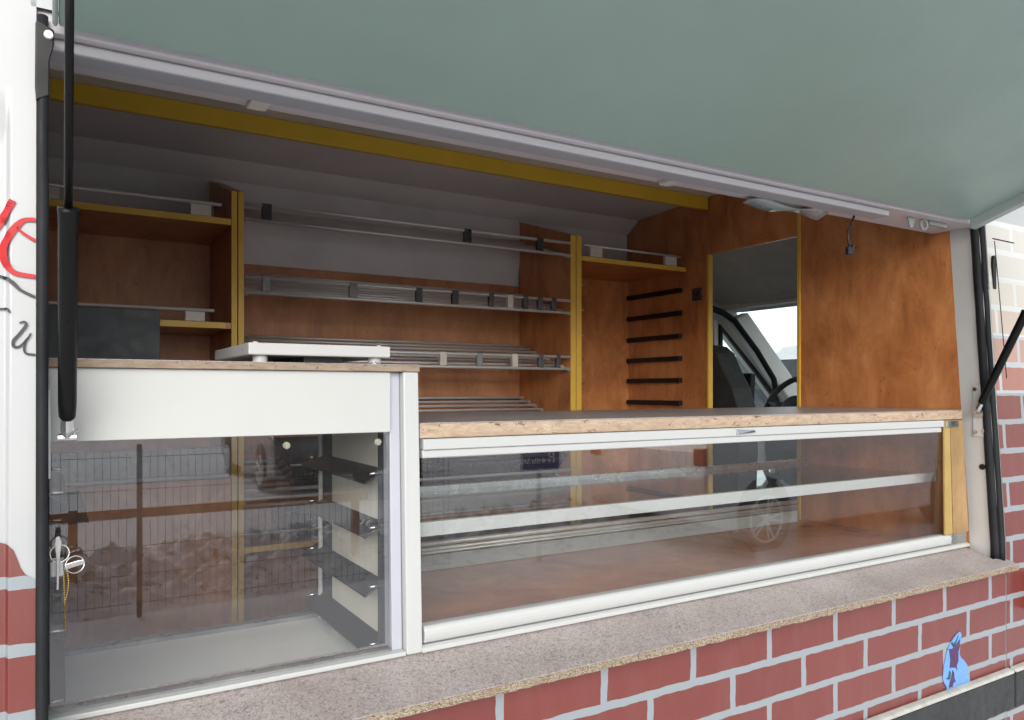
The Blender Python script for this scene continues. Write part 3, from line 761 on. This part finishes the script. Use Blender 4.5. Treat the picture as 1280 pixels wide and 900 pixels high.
# middle unit: bread racks
um = root('bread_rack_unit', 1.2, 2.85, -1.03, 'middle wooden bay of sloping tube bread racks between yellow-edged dividers', 'shelves')
divider(um, .4995, .5405); divider(um, 1.888, 1.946)
MB().box(.541, 1.8875, YB + .0005, YB + .012, -1.03, .494).build('back_panel', 'wood_back', um)
MB().prism([(.541, .4945), (1.868, .4945), (1.887, .60), (1.887, .79), (.541, .79)], 'y', YB - .004, YB + .008).build('grey_back_panel', 'grey_lining', um)
R1 = [(0.598, 0.63, 'd'), (1.371, 1.403, 'd'), (1.712, 1.744, 'd')]
R2 = [(0.598, 0.625, 'g'), (0.905, 0.935, 'g'), (1.166, 1.192, 'd'), (1.318, 1.346, 'd'), (1.483, 1.505, 'd'), (1.569, 1.595, 'l'), (1.645, 1.668, 'd'), (1.716, 1.74, 'd'), (1.784, 1.809, 'd')]
R3 = [(1.266, 1.294, 'l'), (1.428, 1.453, 'g'), (1.591, 1.618, 'l'), (1.72, 1.744, 'd'), (1.809, 1.829, 'd')]
for z, cl in ((.579, R1), (.332, R2), (.092, R3), (-.150, []), (-.392, [])):
    mb = MB()
    mb.tube([(.5415, YD - .004, z + .051), (1.886, YD - .004, z + .051)], .0065, 10)
    mb.tube([(.5415, YD, z), (1.886, YD, z)], .0065, 10)
    for k in range(7):
        t = (k + .6) / 7
        mb.tube([(.5415, YD + .02 + .38 * t, z + .005 + .118 * t), (1.886, YD + .02 + .38 * t, z + .005 + .118 * t)], .0062, 10)
    for xx in (.548, 1.879): mb.tube([(xx, YD, z - .006), (xx, YB - .01, z + .116)], .006, 6)
    rk = mb.build('bread_rack', 'satin_tube', um, smooth=True)
    for a, b, c in cl:
        clip(rk, a, b, z + .004, z + .058, {'d': 'clip_dark', 'g': 'clip_grey', 'l': 'clip_light'}[c], YD - .006)
shelf(um, .541, 1.8875, -.530)
MB().tube([(.5415, YD - .004, -.488), (1.886, YD - .004, -.488)], .005, 10).build('guard_rail', 'satin_tube', um, smooth=True)
# right unit
ur = root('tray_unit', 2.25, 2.85, -1.03, 'narrow wooden bay with black tray runners beside the cab doorway', 'shelves')
MB().box(1.9465, 2.558, YB + .0005, YB + .012, -1.03, .60).build('back_panel', 'wood_laminate', ur)
s = shelf(ur, 1.9465, 2.557, .583)
rail_ = MB().tube([(1.962, YD + .004, .632), (2.528, YD + .004, .631)], .0055, 10).build('guard_rail', 'satin_tube', ur, smooth=True)
for a, b in ((1.99, 2.056), (2.426, 2.496)): clip(rail_, a, b, .5835, .626, 'clip_light')
shelf(ur, 1.9465, 2.557, -.530)
for z in (.478, .369, .260, .153, .049, -.06, -.17):
    MB().box(2.536, 2.5585, 2.672, 3.06, z - .011, z + .011).build('tray_runner', 'black_plastic', ur, bevel=.002)
    MB().tube([(1.948, 2.662, z - .02), (1.965, 2.662, z - .02)], .0022, 6).build('shelf_pin', 'steel', ur)
# trays stacked in the bread racks
def tray(x0, x1, y0, z0, tilt):
    w, d, h = x1 - x0, .34, .105
    r_ = root('plastic_bread_tray', (x0 + x1) / 2, y0, z0, 'x', 'tray', 'dark brown bread trays behind the long case')
    mb = MB(); t = .004
    def ringpts(a, z): return [(x0 + a, y0 + a, z), (x1 - a, y0 + a, z), (x1 - a, y0 + d - a, z), (x0 + a, y0 + d - a, z)]
    P0, P1, P2, P3 = ringpts(.03, z0), ringpts(0, z0 + h), ringpts(t, z0 + h), ringpts(.03 + t, z0 + t)
    vs = P0 + P1 + P2 + P3
    fs = [(0, 1, 2, 3)] + [(a * 4 + i, a * 4 + (i + 1) % 4, (a + 1) * 4 + (i + 1) % 4, (a + 1) * 4 + i) for a in range(3) for i in range(4)] + [(15, 14, 13, 12)]
    mb.add(vs, fs)
    body = mb.build('tray_body', 'tray_brown', r_, bevel=.003)
    mb = MB(); n = int(w / .012)
    for i in range(3, n - 2):
        x = x0 + w * i / n
        mb.tube([(x, y0 + .027, z0 + .008), (x, y0 + .002, z0 + h - .012)], .0024, 5)
    mb.build('rib', 'tray_brown', body, smooth=True)
    mb = MB(); mb.tube([(x0, y0 - .002, z0 + h), (x1, y0 - .002, z0 + h), (x1, y0 + d, z0 + h), (x0, y0 + d, z0 + h)], .005, 8, closed=True)
    mb.build('rim', 'tray_brown', r_, smooth=True)
    r_.rotation_euler.x = tilt
    return r_
tray(.70, 1.26, 2.675, -.376, R(15))['label'] = 'dark brown ribbed bread tray on the rack, left of the tray beside it'
tray(1.28, 1.87, 2.675, -.376, R(15))['label'] = 'dark brown ribbed bread tray on the rack, next to the yellow divider'
tray(.70, 1.26, 2.66, -.529, 0)['label'] = 'dark brown ribbed bread tray on the yellow-edged lower shelf, left one'
tray(1.28, 1.87, 2.66, -.529, 0)['label'] = 'dark brown ribbed bread tray on the yellow-edged lower shelf, nearest the divider'

# --- cable and hooks under the hatch hinge
mb = MB(); P_ = [(2.034, 1.40, .528), (2.022, 1.40, .505), (2.012, 1.402, .485), (2.000, 1.40, .470), (1.996, 1.398, .448), (2.002, 1.398, .430), (2.008, 1.40, .420)]
mb.tube(P_, .0032, 8)
cb = mb.build('hanging_cable', 'cable_black', None, smooth=True); tag(cb, 'short black cable with connector dangling before the wood panel', 'cable')
mb = MB(); mb.box(1.992, 2.018, 1.392, 1.405, .400, .424); mb.box(2.016, 2.026, 1.394, 1.403, .412, .432); mb.build('connector', 'cable_black', cb, bevel=.003)
mb = MB(); mb.box(2.014, 2.022, 1.396, 1.404, .482, .492); mb.build('cable_clip', 'cable_black', cb, bevel=.002)
mb = MB(); mb.hexa([(2.238, 1.352, .497), (2.250, 1.352, .499), (2.250, 1.358, .499), (2.238, 1.358, .497), (2.226, 1.35, .530), (2.262, 1.35, .530), (2.262, 1.36, .530), (2.226, 1.36, .530)])
hk = mb.build('catch', 'curtain_plastic', None, bevel=.003); tag(hk, 'pale grey plastic catch hanging under the hatch hinge, left of the ring', 'catch')
mb = MB(); mb.tube([(2.312 + .017 * math.cos(a), 1.355, .516 + .015 * math.sin(a)) for a in [2 * math.pi * i / 20 for i in range(20)]], .004, 8, closed=True); mb.box(2.335, 2.43, 1.350, 1.36, .518, .530)
hk = mb.build('latch_ring', 'curtain_plastic', None, smooth=False); tag(hk, 'pale ring shaped latch under the hatch hinge near the right jamb', 'latch')
# --- printed sticker with grapes and the lime tag
def sticker_poly(pts, y0, y1, mb=None): return (mb or MB()).prism(pts, 'y', y0, y1)
YS = 1.2490
import itertools
def sp(px, py):      # sticker-local (0..1, 0..1) to x, z
    return (2.222 + .152 * px, -.902 + .182 * py)
out = [(.02, .33), (.06, .50), (.16, .72), (.30, .86), (.50, .965), (.62, .99), (.68, .93), (.62, .76), (.60, .62), (.66, .555), (.80, .47), (.90, .38), (.90, .27), (.985, .13), (.965, .10), (.16, .08), (.15, .16), (.06, .24)]
stk = sticker_poly([sp(*p) for p in out], 1.2472, 1.2490).build('grape_sticker', 'sky_blue_print', None)
tag(stk, 'blue cut-out sticker with purple grapes on the painted brickwork', 'sticker')
mb = MB(); sticker_poly([sp(*p) for p in [(.22, .76), (.34, .75), (.48, .80), (.60, .87), (.61, .76), (.55, .66), (.56, .52), (.50, .45), (.51, .37), (.47, .42), (.40, .43), (.30, .45), (.25, .44), (.27, .58), (.24, .70)]], 1.2465, 1.2471, mb)
sticker_poly([sp(*p) for p in [(.34, .40), (.40, .36), (.42, .25), (.46, .20), (.38, .18), (.34, .12), (.29, .14), (.22, .12), (.25, .22), (.30, .28)]], 1.2465, 1.2471, mb); mb.build('grapes', 'grape_purple', stk)
mb = MB(); sticker_poly([sp(*p) for p in [(.36, .79), (.40, .83), (.47, .86), (.55, .94), (.50, .86), (.44, .80), (.50, .79), (.38, .76), (.30, .84), (.33, .86), (.37, .83)]], 1.2458, 1.2464, mb)
sticker_poly([sp(*p) for p in [(.12, .30), (.20, .31), (.24, .41), (.28, .37), (.27, .29), (.22, .26)]], 1.2458, 1.2464, mb); mb.build('leaf', 'leaf_green', stk)
tg = root('side_marker', 2.73, 1.235, -.72, 'lime green tag in a dark red frame at the right edge of the bodywork', 'tag')
MB().box(2.700, 2.712, 1.205, 1.248, -.712, -.592).build('frame', 'dark_red', tg, bevel=.002)
MB().box(2.7135, 2.80, 1.205, 1.248, -.704, -.600).build('face', 'lime', tg, bevel=.003)

# ================================================================== OUTSIDE
gm = MB()
n = 60
def gx(i): t = i / n * 2 - 1; return 1.5 + 90 * math.copysign(abs(t) ** 2.2, t)
for i in range(n + 1):
    for j in range(n + 1):
        x, y = gx(i), gx(j) - 1.5
        gm.v.append((x, y, -H + .025 * math.sin(x * .7) * math.sin(y * .9 + 1)))
for i in range(n):
    for j in range(n): a = i * (n + 1) + j; gm.f.append((a, a + 1, a + n + 2, a + n + 1))
g = gm.build('ground', 'ground_snow', None, smooth=True); tag(g, kind='structure')
# ploughed snow along the fence
mb = MB(); nx, ny = 520, 60
from mathutils import noise as mn
for i in range(nx + 1):
    for j in range(ny + 1):
        x = -9 + 22 * i / nx; v = j / ny; y = -5.4 + 2.2 * v - .2 * math.sin(x * .6)
        e = math.sin(math.pi * v)
        hgt = e * .07 * abs(mn.noise((x * 31, y * 31, 4))) + e * .14 * abs(mn.noise((x * 7, y * 7, 9))) + e * (.10 + .13 * (mn.noise((x * .7, y, 3)) + .3)) + e * .16 * abs(mn.noise((x * 4, y * 4, 1))) + e * .10 * (.5 - abs(mn.noise((x * 8, y * 8, 5)))) + e * .06 * abs(mn.noise((x * 19, y * 19, 2)))
        mb.v.append((x, y, -H - .02 + max(0, hgt)))
for i in range(nx):
    for j in range(ny): a = i * (ny + 1) + j; mb.f.append((a, a + 1, a + ny + 2, a + ny + 1))
tag(mb.build('snow_bank', 'snow_pile', None, smooth=True), kind='stuff')
# fence panels
def fence_panel(x0, label):
    r_ = root('mesh_fence_panel', x0 + 1.2, -3.2, -H, label, 'fence', 'wire mesh fence panels opposite the van')
    mb = MB(); 
    for k in range(49): mb.tube([(x0 + .02 + k * .05, -3.2, -1.55), (x0 + .02 + k * .05, -3.2, -.42)], .0019, 4)
    for z in (-1.50, -1.30, -1.10, -.90, -.70, -.47): mb.tube([(x0, -3.194, z), (x0 + 2.45, -3.194, z)], .0028, 4)
    mb.build('wire_mesh', 'fence_wire', r_)
    MB().box(x0 - .016, x0 + .016, -3.23, -3.19, -1.6, -.38).build('post', 'fence_wire', r_)
    return r_
ords = ['first', 'second', 'third', 'fourth']
for k in range(4): fence_panel(-7.0 + 2.5 * k, 'dark wire mesh fence panel opposite the van, %s from the rear end' % ords[k])
# parking sign reflected in the long case
sg = root('parking_sign', 3.88, -3.2, -H, 'blue parking sign reading P x 4 dla SKP on a post opposite the van', 'sign')
MB().tube([(3.88, -3.235, -1.6), (3.88, -3.235, -.40)], .025, 12).build('post', 'steel', sg)
pl = MB().box(3.66, 4.10, -3.21, -3.20, -.75, -.42).build('plate', 'sign_blue', sg, bevel=.002)
mb = MB().prism([(3.665, -.745), (4.095, -.745), (4.095, -.425), (3.665, -.425)], 'y', -3.1995, -3.198, [(3.675, -.735), (4.085, -.735), (4.085, -.435), (3.675, -.435)]); mb.build('border', 'sign_white', pl)
def text(s, size, x, y, z, mat, par, name):
    cu = bpy.data.curves.new(name, 'FONT'); cu.body = s; cu.size = size; cu.extrude = .001; cu.align_x = 'CENTER'
    to = bpy.data.objects.new(name, cu); col.objects.link(to)
    dg = bpy.context.evaluated_depsgraph_get(); me = bpy.data.meshes.new_from_object(to.evaluated_get(dg))
    bpy.data.objects.remove(to)
    M = Matrix.Rotation(math.pi, 4, 'Z') @ Matrix.Rotation(math.pi / 2, 4, 'X')
    me.transform(Matrix.Translation(Vector((x, y, z + H)) - par.location) @ M if par.type == 'EMPTY' else Matrix.Translation(Vector((x, y, z + H)) - Vector(par['base'])) @ M)
    me.materials.clear(); me.materials.append(MATS[mat])
    ob = bpy.data.objects.new(name, me); col.objects.link(ob); ob.parent = par; ob['base'] = par['base'] if par.type != 'EMPTY' else tuple(par.location)
    return ob
text('P', .16, 4.00, -3.197, -.68, 'sign_white', pl, 'lettering')
text('x 4 dla SKP', .078, 3.81, -3.197, -.68, 'sign_white', pl, 'lettering')

# vehicles
def vehicle(name, x0, yside, face, prof, wins, whl, width, paint, label, cat, front_right=True, mirror=False, z0=-H):
    """prof/wins: side outline and side windows as (x, z above ground); the near side stands at y = yside, the car reaches away (face = -1: towards -y)"""
    r_ = root(name, x0 + 2.2, yside + face * width / 2, z0, label, cat)
    r_.location.z = 0
    def T(p): return (x0 + p[0], p[1] - H)
    ya, yb_ = yside, yside + face * width
    mb = MB(); lo = [T(p) for p in prof]
    n_ = len(lo)
    def inset(p, k):  # tumblehome above the waist
        return k * max(0, (p[1] + H - 1.0)) * .28
    va = [(p[0], ya + face * inset(p, 1), p[1]) for p in lo]; vb = [(p[0], yb_ - face * inset(p, 1), p[1]) for p in lo]
    tris = tessellate_polygon([[Vector((p[0], p[1], 0)) for p in lo]])
    fs = [tuple(t) for t in tris] + [tuple(i + n_ for i in reversed(t)) for t in tris] + [(i, (i + 1) % n_, (i + 1) % n_ + n_, i + n_) for i in range(n_)]
    mb.add(va + vb, fs)
    body = mb.build('body', paint, r_, bevel=.05, seg=3)
    for w in wins:
        for ys, sg_ in ((ya, 1), (yb_, -1)):
            pts = [T(p) for p in w]; mb = MB(); k = len(pts)
            a_ = [(p[0], ys + sg_ * face * inset(p, 1) - sg_ * face * .006, p[1]) for p in pts]; b_ = [(p[0], y + sg_ * face * .012, q) for p, (x, y, q) in zip(pts, a_)]
            mb.add(a_ + b_, [tuple(range(k)), tuple(range(2 * k - 1, k - 1, -1))] + [(i, (i + 1) % k, (i + 1) % k + k, i + k) for i in range(k)])
            mb.build('side_window', 'car_glass', r_)
    for wx in whl:
        for ys, sg_ in ((ya, 1), (yb_, -1)):
            arch = MB().tube([(x0 + wx, ys + sg_ * face * .0, .36 - H), (x0 + wx, ys - sg_ * face * .004, .36 - H)], .39, 36).build('wheel_arch', 'black_plastic', r_)
            wl = MB().tube([(x0 + wx, ys + sg_ * face * .19, .33 - H), (x0 + wx, ys - sg_ * face * .005, .33 - H), (x0 + wx, ys - sg_ * face * .018, .33 - H)], [.33, .33, .30], 36).build('wheel', 'tyre', r_)
            mb = MB(); c = Vector((x0 + wx, ys - sg_ * face * .022, .33 - H))
            mb.tube([c + Vector((.225 * math.cos(a), 0, .225 * math.sin(a))) for a in [2 * math.pi * i / 36 for i in range(36)]], .014, 6, closed=True)
            for s_ in range(5):
                for dd in (-.16, .16):
                    a = 2 * math.pi * s_ / 5 + dd; mb.tube([c, c + Vector((.22 * math.cos(a), 0, .22 * math.sin(a)))], [.016, .011], 5)
            mb.tube([c + Vector((0, .006, 0)), c - Vector((0, .006, 0))], .045, 14)
            mb.build('rim', 'rim_silver', wl)
    return r_, T, ya, yb_
suv_prof = [(0, .35), (0, .75), (.03, 1.0), (.10, 1.12), (.28, 1.62), (.55, 1.72), (1.9, 1.74), (2.5, 1.66), (3.15, 1.16), (4.0, 1.03), (4.35, .85), (4.42, .6), (4.38, .32), (3.9, .22), (.4, .22)]
suv_win = [[(.40, 1.10), (.50, 1.52), (1.02, 1.60), (1.08, 1.10)], [(1.16, 1.10), (1.12, 1.61), (1.85, 1.62), (1.92, 1.10)], [(2.0, 1.10), (1.93, 1.62), (2.38, 1.57), (2.98, 1.12)]]
r_, T, ya, yb_ = vehicle('parked_car', 5.2, -2.4, -1, [(x * 1.13, z) for x, z in suv_prof], [[(x * 1.13, z) for x, z in w_] for w_ in suv_win], (.80, 4.05), 1.8, 'car_silver', 'silver estate car with alloy wheels parked opposite the van', 'car')
MB().box(5.19, 5.24, -2.56, -2.42, .88 - H, 1.05 - H).build('tail_light', 'tail_red', r_, bevel=.01)
MB().box(5.19, 5.24, -4.18, -4.04, .88 - H, 1.05 - H).build('tail_light', 'tail_red', r_, bevel=.01)
r_, T, ya, yb_ = vehicle('parked_car', 0, -4.5, -1, suv_prof, suv_win, (.78, 3.5), 1.8, 'car_dark', 'dark car with lit headlights facing the van from across the yard', 'car')
for yy in (-4.60, -6.06): MB().tube([(4.26, yy - .08, .765 - H), (4.40, yy - .08, .765 - H)], .055, 16).build('headlight', 'headlamp', r_, bevel=.02)
MB().hexa([(3.14, -4.75, 1.20 - H), (3.14, -6.05, 1.20 - H), (3.18, -6.05, 1.19 - H), (3.18, -4.75, 1.19 - H), (2.50, -4.85, 1.68 - H), (2.50, -5.95, 1.68 - H), (2.54, -5.95, 1.67 - H), (2.54, -4.85, 1.67 - H)]).build('windscreen', 'car_glass', r_)
r_.location = (3.7, -11, 0); r_.rotation_euler.z = R(90)
br_ = root('wooden_barrier', -1.5, -3.75, -H, 'low brown timber barrier with small orange reflectors behind the wire fence', 'barrier')
MB().box(-7, 2.4, -3.79, -3.74, -.98, -.91).build('beam', 'wood_floor', br_, bevel=.004)
for x in (-6.8, -4.5, -2.2, .1, 2.3): MB().box(x - .03, x + .03, -3.85, -3.79, -1.62, -.90).build('post', 'wood_floor', br_)
for x in (-.2, .35, 1.3): MB().box(x, x + .06, -3.738, -3.730, -.935, -.915).build('reflector', 'orange_lens', br_)
van_prof = [(0, .30), (0, .8), (.1, 1.05), (.9, 1.28), (1.55, 2.15), (1.9, 2.38), (2.2, 2.42), (5.4, 2.42), (5.5, 2.3), (5.5, .30), (5.0, .22), (.4, .22)]
van_win = [[(1.0, 1.28), (1.55, 1.98), (2.1, 2.0), (2.15, 1.28)]]
r_, T, ya, yb_ = vehicle('parked_van', 9.2, 7.5, 1, van_prof, van_win, (.95, 4.5), 1.95, 'car_white', 'white van parked ahead, seen through the cab windscreen', 'van')
MB().hexa([(10.08, 7.65, 1.30 - H), (10.08, 9.3, 1.30 - H), (10.12, 9.3, 1.31 - H), (10.12, 7.65, 1.31 - H), (10.72, 7.8, 2.13 - H), (10.72, 9.15, 2.13 - H), (10.76, 9.15, 2.14 - H), (10.76, 7.8, 2.14 - H)]).build('windscreen', 'car_glass', r_)
# buildings far off
def building(x0, x1, y0, y1, h, lab, wn, facing):
    r_ = root('house', (x0 + x1) / 2, (y0 + y1) / 2, -H, lab, 'house')
    MB().box(x0, x1, y0, y1, -H, h - H).build('wall', 'render_wall', r_)
    MB().prism([(y0 - .4, h - H), (y1 + .4, h - H), ((y0 + y1) / 2, h + 2.2 - H)], 'x', x0 - .4, x1 + .4).build('roof', 'roof_tile', r_)
    yy = y1 if facing > 0 else y0
    for i in range(wn):
        for f_ in range(int(h // 2.8)):
            xc = x0 + (x1 - x0) * (i + .5) / wn; zc = 1.5 + 2.8 * f_ - H
            w_ = MB().box(xc - .6, xc + .6, yy - .02, yy + .04, zc - .7, zc + .7).build('window', 'white_metal', r_)
            MB().box(xc - .52, xc + .52, yy + facing * .045 - .004, yy + facing * .045 + .004, zc - .62, zc + .62).build('pane', 'car_glass', w_)
building(-40, -8, -62, -50, 5.8, 'pale rendered house across the yard behind the fence', 9, 1)
building(14, 50, -66, -54, 5.8, 'long pale rendered building across the yard behind the silver car', 10, 1)
# bare tree for the far side, seen through the windscreen
def tree(x, y, h, lab):
    r_ = root('bare_tree', x, y, -H, lab, 'tree')
    mb = MB(); rng = random.Random(5)
    mb.tube([(x, y, -H), (x + .1, y, -H + h * .35)], [.17, .12], 8); mb.build('trunk', 'bark', r_, smooth=True)
    mb = MB()
    def br(p, d, L, r, k):
        q = p + d * L; mb.tube([p, (p + q) / 2 + Vector((rng.uniform(-.05, .05), rng.uniform(-.05, .05), 0)), q], [r, r * .8, r * .6], 5)
        if k:
            for _ in range(3):
                d2 = (d + Vector((rng.uniform(-.7, .7), rng.uniform(-.7, .7), rng.uniform(-.1, .6)))).normalized(); br(q, d2, L * .72, r * .6, k - 1)
    br(Vector((x + .1, y, -H + h * .35)), Vector((0, 0, 1)), h * .2, .10, 5)
    mb.build('crown', 'bark', r_)
tree(26, 17, 7.5, 'bare winter tree standing beyond the white van')

# ================================================================== LIGHT
w = bpy.data.worlds.new('World'); scn.world = w; w.use_nodes = True
nt = w.node_tree; bg = nt.nodes['Background']
sky = nt.nodes.new('ShaderNodeTexSky'); sky.sky_type = 'NISHITA'; sky.sun_disc = False
EL, AZ = 25, 205          # sun height; AZ measured clockwise from +Y
sky.sun_elevation = R(EL); sky.sun_rotation = R(AZ); sky.dust_density = 1.2; sky.air_density = 1; sky.ozone_density = 1
hs = nt.nodes.new('ShaderNodeHueSaturation'); hs.inputs['Saturation'].default_value = .30
nt.links.new(sky.outputs[0], hs.inputs['Color']); nt.links.new(hs.outputs[0], bg.inputs[0]); bg.inputs[1].default_value = .12
sd = bpy.data.lights.new('sun', 'SUN'); sd.energy = 1.25; sd.angle = R(45); sd.color = (1, .96, .90)
so = bpy.data.objects.new('sun', sd); col.objects.link(so)
dirv = Vector((math.sin(R(AZ)) * math.cos(R(EL)), math.cos(R(AZ)) * math.cos(R(EL)), math.sin(R(EL))))
so.rotation_euler = dirv.to_track_quat('Z', 'Y').to_euler()

# ================================================================== CAMERA
cd = bpy.data.cameras.new('camera'); cam = bpy.data.objects.new('camera', cd); col.objects.link(cam)
cam.location = (0, 0, H); cam.rotation_euler = (R(90), 0, -R(90 - 58.957))
cd.sensor_width = 36; cd.lens = 945 / 1280 * 36; cd.shift_y = 38 / 1280
cd.clip_start = .02; cd.clip_end = 500
scn.camera = cam
scn.view_settings.view_transform = 'Standard'; scn.view_settings.look = 'None'
scn.view_settings.gamma = 1; scn.view_settings.use_curve_mapping = False
scn.view_settings.exposure = 1.12
scn.cycles.max_bounces = 10; scn.cycles.diffuse_bounces = 6; scn.cycles.transparent_max_bounces = 24
scn.cycles.glossy_bounces = 5; scn.cycles.use_denoising = True
